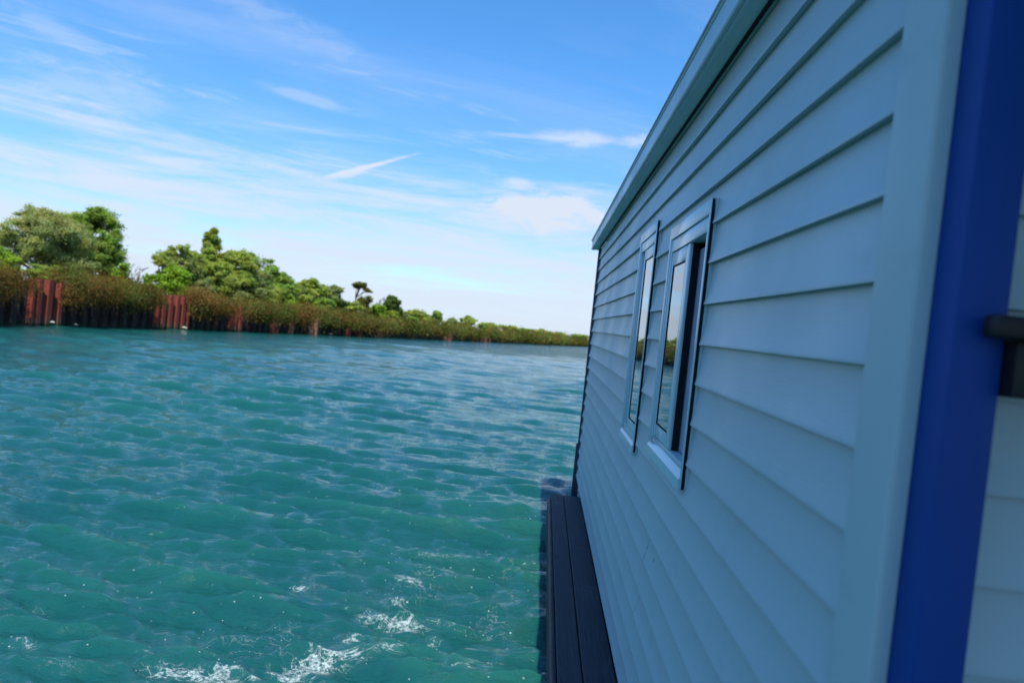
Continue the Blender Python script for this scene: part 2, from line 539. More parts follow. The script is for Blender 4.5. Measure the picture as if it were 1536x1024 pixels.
# ------------------------------------------------------------------ houseboat (built in the boat's own frame, origin = eye point)
BASE = np.array([1.6, 4.4, -1.95])
bp = RX @ BASE + CAMPOS
boat = empty('houseboat', bp, 'pale blue houseboat with lapped siding, two sash windows and dark plank side deck', 'houseboat')
boat.rotation_euler = (TILT, 0, 0)


def bb(mb, name, mats, parent=boat, **kw):
    return mb.build(name, mats, parent, offset=BASE, **kw)


XW, Y0, Y1 = .48, 1.02, 7.80           # lip plane of the side wall, its near and far ends
REV, ZLIP0 = .1265, -.0082
W1 = dict(y0=2.335, y1=3.085, z0=-.455, z1=.450)
W2 = dict(y0=3.525, y1=4.125, z0=-.542, z1=.552)


def siding(axis):
    mb = MB()
    side = axis == 'side'
    if side:
        ys = list(np.linspace(Y0 + .05, Y1 - .012, 150)); yw = []
        for w in (W1, W2): yw += [w['y0'] + .012, w['y1'] - .012]
        ys = np.array(sorted(ys + yw)); rev, zl = REV, ZLIP0
        ks = range(-6, 13)
    else:
        ys = np.linspace(.540, 3.2, 30); rev, zl = .1265, -.038
        ks = range(-7, 13)
    ts = [0, .06, .16, .3, .48, .68, .86, 1.0]
    depth = .018
    for k in ks:
        z = zl - k * rev
        rr = np.random.default_rng(100 + k)
        ph = rr.uniform(0, 6, 4)
        rows = []
        # profile: soft lip underside -> lip nose -> concave face
        prof = [(depth - .001, .004), (.004, .0015), (.0006, .0005), (0, .0025)] + [(depth * (1 - (1 - t) ** 2.0) * .96, .0025 + t * (rev + .0035)) for t in ts[1:]]
        for (a, b) in prof:
            wob = .0012 * np.sin(ys * 1.9 + ph[0]) + .0007 * np.sin(ys * 5.3 + ph[1])
            lip = (.0016 * np.sin(ys * .9 + ph[2]) + .0004 * np.sin(ys * 3.7 + ph[3])) * (1 - b / rev)
            zz = z + b + lip
            if side:
                zz = np.minimum(np.maximum(zz, -1.582), .872)
                rows.append(np.stack([XW + a + wob * min(1, b / .04), ys, zz], -1))
            else:
                rows.append(np.stack([ys, 1.030 + a + wob * min(1, b / .04) + 0 * ys, zz], -1))
        V = np.concatenate(rows); n = len(ys)
        F = []
        for i in range(len(prof) - 1):
            for j in range(n - 1):
                if side:
                    yc = (ys[j] + ys[j + 1]) / 2; zc = V[i * n + j][2]
                    if any(w['y0'] + .01 < yc < w['y1'] - .01 and w['z0'] + .05 < zc < w['z1'] - .05 for w in (W1, W2)):
                        continue
                F.append((i * n + j, i * n + j + 1, (i + 1) * n + j + 1, (i + 1) * n + j))
        mb.add(V, F)
    if side:
        # cracks and scrapes in the vinyl, lying on the faces
        def face_x(z):
            t = ((z - ZLIP0) / REV) % 1.0
            return XW + depth * (1 - (1 - t) ** 2) * .96 - .0012

        def crack(p, q, w, seed):
            rr = random.Random(seed)
            A = hp(*p); B = hp(*q)
            n = 14
            pts = []
            for i in range(n + 1):
                f = i / n
                y = A[0] + (B[0] - A[0]) * f + rr.uniform(-.0025, .0025); z = A[1] + (B[1] - A[1]) * f
                pts.append((y, z, w * (math.sin(math.pi * (f * .9 + .05)) ** .5) * rr.uniform(.35, 1)))
            v = []
            for y, z, ww in pts:
                v += [(face_x(z), y - ww, z), (face_x(z), y + ww, z)]
            mb.add(v, [(2 * i, 2 * i + 1, 2 * i + 3, 2 * i + 2) for i in range(n)], 1)

        def hp(px, py):
            d = cam_rows(ROLL, PITCH, YAW).T @ np.array([(px - 768) / FPX, (512 - py) / FPX, 1.0])
            s_ = (XW + .008) / d[0]
            return d[1] * s_, d[2] * s_
        crack((974, 788), (966, 845), .0040, 1); crack((967, 845), (955, 895), .0025, 2); crack((957, 893), (941, 965), .0016, 3)
        crack((980, 836), (978, 843), .004, 4); crack((1032, 888), (1029, 900), .0015, 5)
        crack((1072, 155), (1068, 166), .0018, 6); crack((1053, 170), (1051, 183), .0015, 8)
    return mb


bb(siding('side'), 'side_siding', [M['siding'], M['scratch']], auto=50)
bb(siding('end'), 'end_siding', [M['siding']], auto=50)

# wall core behind the siding, leaving the window openings
core = MB()
yy = [Y0 + .012, W1['y0'] + .05, W1['y1'] - .03, W2['y0'] + .05, W2['y1'] - .03, Y1]
for i in range(5):
    if i in (1, 3):
        w = W1 if i == 1 else W2
        core.box(.503, .56, yy[i], yy[i + 1], -1.60, w['z0'] + .05); core.box(.503, .56, yy[i], yy[i + 1], w['z1'] - .05, .87)
    else:
        core.box(.503, .56, yy[i], yy[i + 1], -1.60, .87)
core.box(.56, 3.2, 1.07, 1.12, -1.60, .87); core.box(.56, 3.2, Y1 - .06, Y1, -1.60, .87); core.box(3.1, 3.2, 1.12, Y1 - .06, -1.60, .87)
core.box(1.1, 1.14, 1.12, Y1 - .06, -1.6, .87)
bb(core, 'wall_core', M['dark'])

# white corner trim (two faces with a rounded arris), blue post, end details
ct = MB()
prof = [(.0, .112), (.0, .0075), (.0012, .003), (.004, .0008), (.008, 0.0), (.0262, 0.0), (.0266, .03), (.0268, .112)]
ct.extrude(prof, [(lambda a, b, z=z: (.4685 + a, .986 + b, z)) for z in np.linspace(-1.6, .87, 8)], 0, closed=True, caps=True)
ct.box(.4700, .4780, 1.0985, 1.106, -1.6, .87)                         # receiving channel lip
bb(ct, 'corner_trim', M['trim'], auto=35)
cp = MB(); cp.box(.4958, .5590, .927, 1.028, -1.6, .87, 0, .004)
bb(cp, 'corner_post', M['blue'], auto=35)
fc = MB(); fc.box(.466, .520, Y1 - .012, Y1 + .022, -1.46, .868, 0, .003)
fc.box(.452, .520, Y1 + .0225, Y1 + .07, -1.78, -1.20, 0, .006)
bb(fc, 'far_corner_strip', M['darktrim'])

# black handrail end on a bracket against the end wall
hr = MB()
zc = .0555
hr.box(.5205, 1.6, .882, .914, zc - .0135, zc + .0135, 0, .0045)
rail = bb(hr, 'handrail', M['black'], auto=40)
br = MB(); br.box(.5598, .640, .905, 1.033, zc - .083, zc - .0125, 0, .004)
bb(br, 'bracket', M['black'], rail, auto=40)


def window(w, slid):
    y0, y1, z0, z1 = w['y0'], w['y1'], w['z0'], w['z1']
    xf = .472
    fr = MB()
    cw, ctop = .030, .105
    # side casings, stepped head casing
    fr.box(xf, .484, y1 - cw, y1, z0 + .03, z1 - .004, 0, .003)                # far casing
    fr.box(xf + .004, .530, y1 - cw - .022, y1 - cw - .0005, z0 + .05, z1 - .03, 0, .002)
    fr.box(xf, .484, y0, y0 + .022, z0 - .012, z1 + .004, 0, .003)             # near casing
    fr.box(xf + .005, .530, y0 + .0225, y0 + .040, z0 + .05, z1 - .03, 0, .002)
    fr.box(xf - .001, .484, y0 + .0225, y1 - .0005, z1 - .048, z1 + .001, 0, .003)   # head, upper band
    fr.box(xf + .004, .530, y0 + .0405, y1 - cw - .0225, z1 - .100, z1 - .0505, 0, .003)  # head, lower band
    fr.box(xf + .010, .530, y0 + .0405, y1 - cw - .0225, z0 + .045, z0 + .060, 0, .002)   # lower track
    wn = bb(fr, 'window', M['frame'], auto=40)
    # sloping sill
    sl = MB()
    prof = [(.500, z0 + .044), (xf + .002, z0 + .022), (xf - .004, z0 + .016), (xf - .004, z0 - .020), (xf + .004, z0 - .026), (.484, z0 - .026), (.500, z0 - .02)]
    sl.extrude(prof, [(lambda a, b, y=y: (a, y, b)) for y in (y0 + .0225, y1 - .002)], 0, closed=True, caps=True)
    bb(sl, 'sill', M['frame'], wn, auto=40)
    # black rubber return on the near side, where the frame stands off the siding
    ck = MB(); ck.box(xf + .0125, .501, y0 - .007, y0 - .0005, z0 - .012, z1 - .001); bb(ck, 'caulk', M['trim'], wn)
    gk = MB(); gk.box(xf + .0025, xf + .0105, y0 - .006, y0 - .0005, z0 - .010, z1 - .002)
    bb(gk, 'gasket', M['gasket'], wn)
    ym = (y0 + y1) / 2
    iz0, iz1 = z0 + .062, z1 - .102

    def sash(a, b, x, name='sash', rs=.035):
        s = MB(); st = .030
        s.box(x, x + .012, a, a + st + rs, iz0, iz1, 0, .002); s.box(x, x + .012, b - st, b, iz0, iz1, 0, .002)
        s.box(x + .001, x + .011, a + st + rs, b - st, iz0, iz0 + .048, 0, .002); s.box(x + .001, x + .011, a + st + rs, b - st, iz1 - .055, iz1, 0, .002)
        bb(s, name, M['frame'], wn, auto=40)
        g = MB(); g.box(x + .0045, x + .0085, a + st + rs - .003, b - st + .003, iz0 + .045, iz1 - .052)
        bb(g, 'pane', M['glass'], wn)
        k = MB()                                             # dark bead round the glass
        for (p0, p1, q0, q1) in ((a + st + rs, a + st + rs + .005, iz0 + .048, iz1 - .055), (b - st - .005, b - st, iz0 + .048, iz1 - .055),
                                 (a + st + rs + .005, b - st - .005, iz0 + .048, iz0 + .053), (a + st + rs + .005, b - st - .005, iz1 - .060, iz1 - .055)):
            k.box(x + .002, x + .0040, p0, p1, q0, q1)
        bb(k, 'glazing_bead', M['gasket'], wn)
    if slid:
        sash(ym - .045, y1 - .0535, xf + .009)
        pn = MB(); pn.box(.518, .522, y0 + .041, ym - .02, iz0 + .002, iz1 - .02); bb(pn, 'blind', M['panel'], wn)
        tr = MB(); tr.box(.493, .513, ym - .055, ym - .0465, iz0, iz1); bb(tr, 'dark_gap_strip', M['gasket'], wn)  # black strip colours in the dark gap beside the sash
    else:
        sash(y0 + .041, ym + .10, xf + .007, rs=0.0)
        sash(ym + .06, y1 - .0535, xf + .022)
    return wn


window(W1, True)
window(W2, False)

# roof with fascia and soffit
rf = MB()
rf.extrude([(.397, .976), (.397, .984), (1.9, 1.20), (3.5, 1.00), (3.5, .97), (1.9, 1.15), (.42, .966)], [(lambda a, b, y=y: (a, y, b)) for y in (-1.8, 8.12)], 0, closed=True, caps=True)  # unseen porch end lengthened to keep sun off the post and end wall
roof = bb(rf, 'roof', M['roof'])
fa = MB()
fa.extrude([(.404, .974), (.402, .972), (.402, .966), (.407, .963), (.408, .902), (.404, .897), (.404, .884), (.408, .879), (.420, .879), (.420, .974)],
           [(lambda a, b, y=y: (a, y, b)) for y in (-1.8, 8.10)], 0, closed=True, caps=True)
bb(fa, 'fascia', M['fascia'], roof, auto=30)
sf = MB()
sf.box(.4205, .500, 1.03, 8.09, .879, .892)
sf.box(.4205, .430, 1.03, 8.09, .874, .8785)
sf.box(.4205, 3.2, -1.8, 1.0295, .879, .892)
bb(sf, 'soffit', M['soffit'], roof)
sg = MB(); sg.box(.474, .4835, 1.10, 7.79, .8705, .8785); bb(sg, 'gap_shade_strip', M['gasket'], roof)  # black strip stands in for the shade where soffit meets wall

# side deck of two dark planks with an edge board
dk = MB(); dk.box(.205, .475, 1.0, 7.02, -1.72, -1.632)
deck = bb(dk, 'side_deck', M['hull'])
for a, b, e in ((.222, .337, 7.05), (.3425, .496, 7.045)):
    p = MB(); rr = np.random.default_rng(int(a * 1000))
    yy = np.linspace(.4, e, 90)
    ja, jb, jz = rr.normal(size=90) * .0008, rr.normal(size=90) * .0011, rr.normal(size=90) * .0005
    fns = [(lambda u, w, y=y, i=i: (a + u * (b - a) + (ja[i] if u < .5 else jb[i] if b < .4 else 0), y, w + (jz[i] if w > -1.6 else 0))) for i, y in enumerate(yy)]
    p.extrude([(0, -1.628), (0, -1.589), (.035, -1.585), (.5, -1.5845), (.965, -1.585), (1, -1.589), (1, -1.628)], fns, 0, closed=True, caps=True)
    bb(p, 'plank', M['wood'], deck, auto=35)
p = MB(); p.box(.190, .2185, .4, 6.98, -1.76, -1.605, 0, .005); bb(p, 'edge_board', M['wood'], deck, auto=35)
hl = MB(); hl.box(.30, 3.2, -1.2, 7.7, -2.25, -1.73, 0, .03); bb(hl, 'hull', M['hull'])
pd = MB(); pd.box(.48, 3.2, -1.1, 1.0, -1.725, -1.60); bb(pd, 'porch_deck', M['wood'])

# ------------------------------------------------------------------ shore
SH_PX = [(0, 487.0), (60, 487.6), (120, 488.8), (235, 491.8), (350, 496.6), (460, 501.0), (560, 505.3), (640, 508.6), (700, 511.0), (760, 514.2), (820, 516.6), (880, 519.3)]
SH = np.array([on_z(*p)[:2] for p in SH_PX])
# smooth the measured line and continue it both ways
for _ in range(3):
    S2 = SH.copy(); S2[1:-1] = .25 * SH[:-2] + .5 * SH[1:-1] + .25 * SH[2:]; SH = S2
d0 = SH[0] - SH[2]; d0 /= np.linalg.norm(d0)
d1 = SH[-1] - SH[-3]; d1 /= np.linalg.norm(d1)
LINE = np.concatenate([[SH[0] + d0 * 60, SH[0] + d0 * 25, SH[0] + d0 * 10], SH, [SH[-1] + d1 * 120 + np.array([12., 0]), SH[-1] + d1 * 320 + np.array([90., 0])]])
SEG = np.concatenate([[0], np.cumsum(np.linalg.norm(np.diff(LINE, axis=0), axis=1))])
PXL = []
for p in LINE:
    c = MW @ (np.array([p[0], p[1], 0]) - CAMPOS); PXL.append(768 + FPX * c[0] / c[2] if c[2] > 1 else -9999)


def shore_s(s):
    x = np.interp(s, SEG, LINE[:, 0]); y = np.interp(s, SEG, LINE[:, 1])
    a = np.array([np.interp(s + .5, SEG, LINE[:, 0]) - np.interp(s - .5, SEG, LINE[:, 0]), np.interp(s + .5, SEG, LINE[:, 1]) - np.interp(s - .5, SEG, LINE[:, 1])])
    a /= np.linalg.norm(a) + 1e-9
    return np.array([x, y]), a, np.array([a[1], -a[0]])       # point, along, towards the water


def px_of(p, z=0.0):
    c = MW @ (np.array([p[0], p[1], z]) - CAMPOS); return 768 + FPX * c[0] / c[2]


_ss = np.linspace(0, SEG[-1], 4000)
_pp = np.array([px_of(shore_s(s)[0]) if shore_s(s)[0][1] > 5 else -9e3 for s in _ss])


def s_of_px(px):
    return float(np.interp(px, _pp, _ss))


def wall_h(s):
    return float(np.interp(s, [s_of_px(v) for v in (0, 260, 350, 565, 670, 880)], [2.04, 1.98, 1.74, 1.42, 1.28, 1.05]))


# bank: ground sheet behind the wall
def build_bank():
    mb = MB(); rows = []
    ss = list(np.linspace(0, SEG[-1], 160))
    offs = [.28, .8, 2, 5, 10, 20, 45, 120, 400]
    for s in ss:
        p, a, n = shore_s(s); h = wall_h(s)
        for q in offs:
            wob = .12 * math.sin(s * .7 + q) + .10 * math.sin(s * .23 + q * .4)
            rows.append((p[0] - n[0] * q, p[1] - n[1] * q, h - .14 + min(1, q / 4) * (.10 + wob) - (0 if q < 60 else .2)))
    k = len(offs)
    F = [(i * k + j, (i + 1) * k + j, (i + 1) * k + j + 1, i * k + j + 1) for i in range(len(ss) - 1) for j in range(k - 1)]
    mb.add(rows, F)
    tag(mb.build('bank', M['ground'], smooth=True), kind='structure')


build_bank()

# dark corrugated quay wall
rw = MB(); rows = []
s = 0.0; i = 0; smax = SEG[-1] - .5
while s < smax:
    p, a, n = shore_s(s)
    o = (.0, .0, -.22, -.22)[i % 4]
    h = wall_h(s) - .06 + .03 * math.sin(s * 1.3)
    for z in (-.6, .25, h):
        rows.append((p[0] + n[0] * (o - .02), p[1] + n[1] * (o - .02), z))
    s += (.30, .11, .30, .11)[i % 4] * (1 if s < s_of_px(620) else 2.5); i += 1
n_ = len(rows) // 3
rw.add(rows, [(3 * i + j, 3 * i + 3 + j, 3 * i + 4 + j, 3 * i + 1 + j) for i in range(n_ - 1) for j in range(2)])
wl = rw.build('quay_wall', M['rustdark'])
tag(wl, 'long dark corrugated steel quay wall holding the far bank above the water', 'retaining wall')

# red sheet piles standing proud of it
PILES = [
    (40.5, 6.5, 1.0, 'g1', 'narrow leftmost rusty red sheet pile of the nearest exposed cluster'),
    (50, 11.5, 1.0, 'g1', 'broad rusty red sheet pile just left of the pile with the white float'),
    (65.5, 13.5, 1.0, 'g1', 'widest rusty red sheet pile with a white float at its foot'),
    (82, 9.5, .97, 'g1', 'rusty red sheet pile at the right end of the nearest cluster, next to brambles'),
    (231, 4.0, 1.0, 'g2', 'thin leftmost sheet pile of the five-pile red cluster under bright green shrubs'),
    (239.5, 8.8, 1.0, 'g2', 'second red sheet pile from the left beneath bright green shrubs'),
    (250, 9.2, 1.0, 'g2', 'middle red sheet pile of the cluster beneath bright green shrubs'),
    (260, 8.0, 1.0, 'g2', 'red sheet pile left of the one with a pale rock at its foot'),
    (269, 7.6, 1.0, 'g2', 'red sheet pile with a small pale rock at its foot'),
    (276.5, 4.4, .96, 'g2', 'thin rightmost red sheet pile of the cluster beneath bright green shrubs'),
    (344, 5.0, 1.0, 'g3', 'taller left red sheet pile of the third cluster along the wall'),
    (349.3, 3.6, .95, 'g3', 'narrow middle red sheet pile of the third cluster along the wall'),
    (356.5, 6.6, .95, 'g3', 'wide right red sheet pile of the third cluster along the wall'),
    (407, 4.2, .9, 'g4', 'single dull red sheet pile between brambles right of the third cluster'),
    (413.5, 2.6, .85, 'g4', 'thin dull red sheet pile right beside a wider single one'),
    (435.5, 4.6, .85, 'g5', 'lone pinkish rusty pile between bramble mounds below pointed twin-topped tree'),
    (466, 3.2, .86, 'g5', 'left tan pile of the tan pair left of the umbrella-shaped tree'),
    (472, 3.4, .86, 'g5', 'right tan pile of the tan pair left of the umbrella-shaped tree'),
    (521.5, 4.2, .86, 'g5', 'rusty pile under the umbrella-shaped tree, left of its stem'),
    (538, 5.0, .8, 'g5', 'rusty pile beneath the olive bush beside the umbrella-shaped tree'),
    (568.5, 6.4, .93, 'g5', 'broad rust red pile standing below the yellow-green shrub'),
    (667.5, 2.6, .95, 'g6', 'pale tan leaning pile left of a brown pile on the far wall'),
    (675, 4.0, .95, 'g6', 'brown pile just right of the pale tan one on the far wall'),
    (709, 3.0, .9, 'g6', 'small brown pile far along the wall before the last pile group'),
    (721, 3.0, .9, 'g6', 'left brown pile of the last three piles far along the wall'),
    (728, 3.0, .9, 'g6', 'middle brown pile of the last three piles far along the wall'),
    (734.5, 2.6, .9, 'g6', 'right brown pile of the last three piles far along the wall'),
]
M['rusttan'] = mat_plain('tan_rust', (.23, .125, .082), .9, .1, 0, 5, .45, .3)
M['rustbrown'] = mat_plain('brown_rust', (.17, .058, .040), .9, .1, 0, 5, .45, .3)
for px, w, hf, g, lab in PILES:
    s = s_of_px(px); p, a, n = shore_s(s)
    dep = p[1]
    # metres per photograph pixel along the wall, seen obliquely
    q = px_of(p + a * .5) - px_of(p - a * .5)
    ww = min(max(w / max(q, .5), .18), 1.6)
    h = wall_h(s) * hf + .03
    fw, fl = ww * .27, ww * .41
    mb = MB()
    prof = [(-fl, -.16), (-fw, .14), (fw, .14), (fl, -.16), (fl - .03, -.17), (fw - .02, .115), (-fw + .02, .115), (-fl + .03, -.17)]
    lean = random.uniform(-.02, .02)
    jag = [random.uniform(-.03, .03) for _ in prof]
    lev = [-.6, .2, .8, h]
    v = []
    for z in lev:
        for kk, (u, d) in enumerate(prof):
            zz = z + (jag[kk] if z == h else 0)
            v.append((a[0] * (u + lean * z) + n[0] * d, a[1] * (u + lean * z) + n[1] * d, zz))
    m_ = len(prof)
    F = [(t * m_ + i, t * m_ + (i + 1) % m_, (t + 1) * m_ + (i + 1) % m_, (t + 1) * m_ + i) for t in range(3) for i in range(m_)]
    F += [(3 * m_ + 0, 3 * m_ + 1, 3 * m_ + 6, 3 * m_ + 7), (3 * m_ + 1, 3 * m_ + 2, 3 * m_ + 5, 3 * m_ + 6), (3 * m_ + 2, 3 * m_ + 3, 3 * m_ + 4, 3 * m_ + 5)]
    mb.add(v, F)
    mt = M['rust'] if g in ('g1', 'g2', 'g3') else (M['rusttan'] if 'tan' in lab.split(' pile')[0] or 'pinkish' in lab else M['rustbrown'])
    o = mb.build('sheet_pile', mt)
    pos = p + n * .06
    o.location = (pos[0], pos[1], 0)
    tag(o, lab, 'sheet pile', 'rusty sheet piles along the far bank')


# ------------------------------------------------------------------ foliage
def leaf_mesh(name, C, size, tint, mat, parent, aspect=.62, droop=0.0, offset=None):
    """C: (n,3) leaf centres, size: (n,), tint: (n,3)"""
    n = len(C)
    out = C - C.mean(0); out /= np.linalg.norm(out, axis=1)[:, None] + 1e-6
    nor = out * .55 + np.array([0, 0, .75]) + RNG.normal(size=(n, 3)) * .62
    nor /= np.linalg.norm(nor, axis=1)[:, None]
    w = RNG.normal(size=(n, 3)); w[:, 2] -= droop
    u = np.cross(nor, w); u /= np.linalg.norm(u, axis=1)[:, None]
    v = np.cross(nor, u)
    a = u * size[:, None] * .5; b = v * size[:, None] * .5 * aspect
    V = np.stack([C - a, C + b * .9 - a * .15, C + a, C - b * .9 - a * .15], 1)      # pointed leaf spray
    if offset is not None: V = V - np.asarray(offset)
    V = V.reshape(-1, 3)
    F = np.arange(n * 4, dtype=np.int32)
    me = bpy.data.meshes.new(name)
    me.vertices.add(len(V)); me.vertices.foreach_set('co', V.ravel())
    me.loops.add(n * 4); me.loops.foreach_set('vertex_index', F)
    me.polygons.add(n); me.polygons.foreach_set('loop_start', np.arange(0, n * 4, 4, dtype=np.int32))
    at = me.attributes.new('tint', 'FLOAT_COLOR', 'POINT')
    col = np.ones((n, 4, 4), np.float32); col[:, :, :3] = tint[:, None, :]
    at.data.foreach_set('color', col.ravel())
    me.materials.append(mat); me.update()
    return link(bpy.data.objects.new(name, me), parent)


LEAF = {
    'willow': mat_leaf('leaf_grey_green', (.355, .400, .160)),
    'green': mat_leaf('leaf_green', (.275, .405, .085)),
    'dark': mat_leaf('leaf_dark_green', (.120, .195, .050)),
    'bright': mat_leaf('leaf_bright_green', (.240, .390, .040), .42),
    'mid': mat_leaf('leaf_mid_green', (.350, .430, .100)),
    'pale': mat_leaf('leaf_pale_green', (.290, .345, .140)),
    'olive': mat_leaf('leaf_olive', (.190, .195, .055)),
    'bramble': mat_leaf('leaf_bramble', (.180, .142, .054), .45),
}


def spline(a, b, n, bend, rng):
    a, b = np.asarray(a, float), np.asarray(b, float)
    t = np.linspace(0, 1, n)[:, None]
    L = np.linalg.norm(b - a)
    off = rng.normal(size=3) * bend * L
    off[2] = abs(off[2]) * .6
    return a + (b - a) * t + off * (t * (1 - t) * 4) * .5 + rng.normal(size=(n, 3)) * .012 * L * (t * (1 - t) * 4)


def tree(name, label, cat, px, top, width, back, kind, shape='round', dens=1.0, seed=0, group='trees on the far bank', leaf=None, base_lift=0.0):
    """px: centre in photo pixels, top: photo row of the tip, width: photo pixels across, back: metres behind the wall"""
    rng = np.random.default_rng(seed + 1000)
    s = s_of_px(px); p, a, n = shore_s(s)
    # slide along the view ray until it lies `back` metres behind the wall
    y = p[1]
    for _ in range(40):
        q = at_depth(px, 480, y)
        d = np.min([np.hypot(*(shore_s(ss)[0] - q[:2])) for ss in np.linspace(s - 30, s + 60, 60)])
        if d >= back: break
        y += .5
    H = at_depth(px, top, y)[2]; z0 = wall_h(s) - .15
    B = at_depth(px, 480, y); base = np.array([B[0], B[1], z0])
    W = width * y / FPX
    h = H - z0
    root = empty(name, base, label, cat, group)
    # crown lobes
    lobes = []
    if shape == 'round':
        for i in range(36):
            d = rng.normal(size=3); d /= np.linalg.norm(d)
            q = d * rng.uniform(.35, .92) * np.array([W * .5, W * .5, h * .47])
            rr = W * rng.uniform(.08, .15); lobes.append(((q[0], q[1], h * .53 + q[2]), rr, max(rr * .8, h * .06)))
        lobes.append(((rng.normal() * W * .05, 0, h * .92), W * .12, h * .07))
        for kq in range(9):
            th, rq = rng.uniform(0, 6.28), rng.uniform(.08, .34)
            lobes.append(((rq * W * math.cos(th), rq * W * math.sin(th), h * (.90 - 1.5 * rq * rq)), W * .13, h * .08))
    elif shape == 'pointed':
        for i in range(24):
            f = (i + .5) / 24 * .88 + .12; th = rng.uniform(0, 2 * math.pi)
            r = W * .5 * (1 - f) ** .6 * rng.uniform(.2, .95)
            lobes.append(((r * math.cos(th), r * math.sin(th), h * f * .97), W * (.06 + .14 * (1 - f)), h * .065))
    elif shape == 'umbrella':
        for i in range(11):
            th = rng.uniform(0, 2 * math.pi); r = W * .42 * rng.uniform(.1, 1)
            lobes.append(((r * math.cos(th), r * math.sin(th), h * (.95 - .16 * (r / (W * .42)) ** 2 - rng.uniform(0, .06))), W * .10, h * .03))
    elif shape == 'feathery':
        for i in range(22):
            th = rng.uniform(0, 2 * math.pi); f = rng.uniform(.08, .95)
            r = W * .5 * (1 - .45 * f) * rng.uniform(.1, 1.0)
            lobes.append(((r * math.cos(th), r * math.sin(th), h * f), W * rng.uniform(.09, .17), h * rng.uniform(.05, .09)))
    else:      # shrub: from the ground up
        for i in range(18):
            th = rng.uniform(0, 2 * math.pi); f = rng.uniform(.10, .88)
            r = W * .5 * (1 - .35 * f) * rng.uniform(.1, .8)
            lobes.append(((r * math.cos(th), r * math.sin(th), h * f), W * rng.uniform(.14, .24), h * rng.uniform(.10, .17)))
    tip = 1.0
    # trunk and limbs
    mb = MB()
    rt = max(.05, h * .022)
    multi = shape in ('shrub', 'feathery') or (shape == 'round' and rng.random() < .5)
    stems = 3 if multi else 1
    fork = h * (.12 if multi else .34 if shape != 'umbrella' else .55)
    heads = []
    for i in range(stems):
        e = np.array([rng.normal() * W * .06 * (stems > 1) * 1.5, rng.normal() * W * .06 * (stems > 1), fork])
        pts = spline((rng.normal() * .08, rng.normal() * .08, -.3), e, 6, .05, rng)
        mb.tube(pts, np.linspace(rt, rt * .7, 6), 7); heads.append(e)
    cl_c, cl_r, cl_t = [], [], []
    for (c, rh, rv) in lobes:
        c = np.array(c)
        e = heads[int(rng.integers(len(heads)))]
        pts = spline(e, c, 6, .18, rng)
        mb.tube(pts, np.linspace(rt * .55, rt * .14, 6), 5)
        nc = 11
        for j in range(nc):
            d = rng.normal(size=3); d /= np.linalg.norm(d)
            q = c + d * np.array([rh, rh, rv]) * rng.uniform(.45, 1.12)
            q[2] = min(q[2], h * tip)
            if j % 2 == 0:
                mb.tube(spline(pts[-2], q, 4, .15, rng), np.linspace(rt * .16, rt * .05, 4), 4, cap=False)
            cl_c.append(q); cl_r.append(np.array([rh, rh, rv * .9]) * rng.uniform(.22, .42))
            cl_t.append(rng.uniform(.68, 1.28) * np.array([rng.uniform(.88, 1.14), 1, rng.uniform(.8, 1.1)]))
    mb.build('trunk', M['bark'], root, smooth=True)
    if kind == 'bare':
        return root
    if leaf is None: leaf = max(.085, y * .0028)
    per = int(74 * dens * min(1.6, max(.5, (W * h / 12) * (.13 / leaf) ** 2 * .9)))
    cl_c = np.array(cl_c); cl_r = np.array(cl_r); cl_t = np.array(cl_t)
    idx = np.repeat(np.arange(len(cl_c)), per)
    C = cl_c[idx] + RNG.normal(size=(len(idx), 3)) * cl_r[idx] * .74
    C = C[C[:, 2] > .02]; idx = idx[:len(C)]
    leaf_mesh('crown', C, RNG.uniform(.6, 1.35, len(C)) * leaf, cl_t[idx], LEAF[kind], root, droop=.5 if kind == 'willow' else .1)
    return root


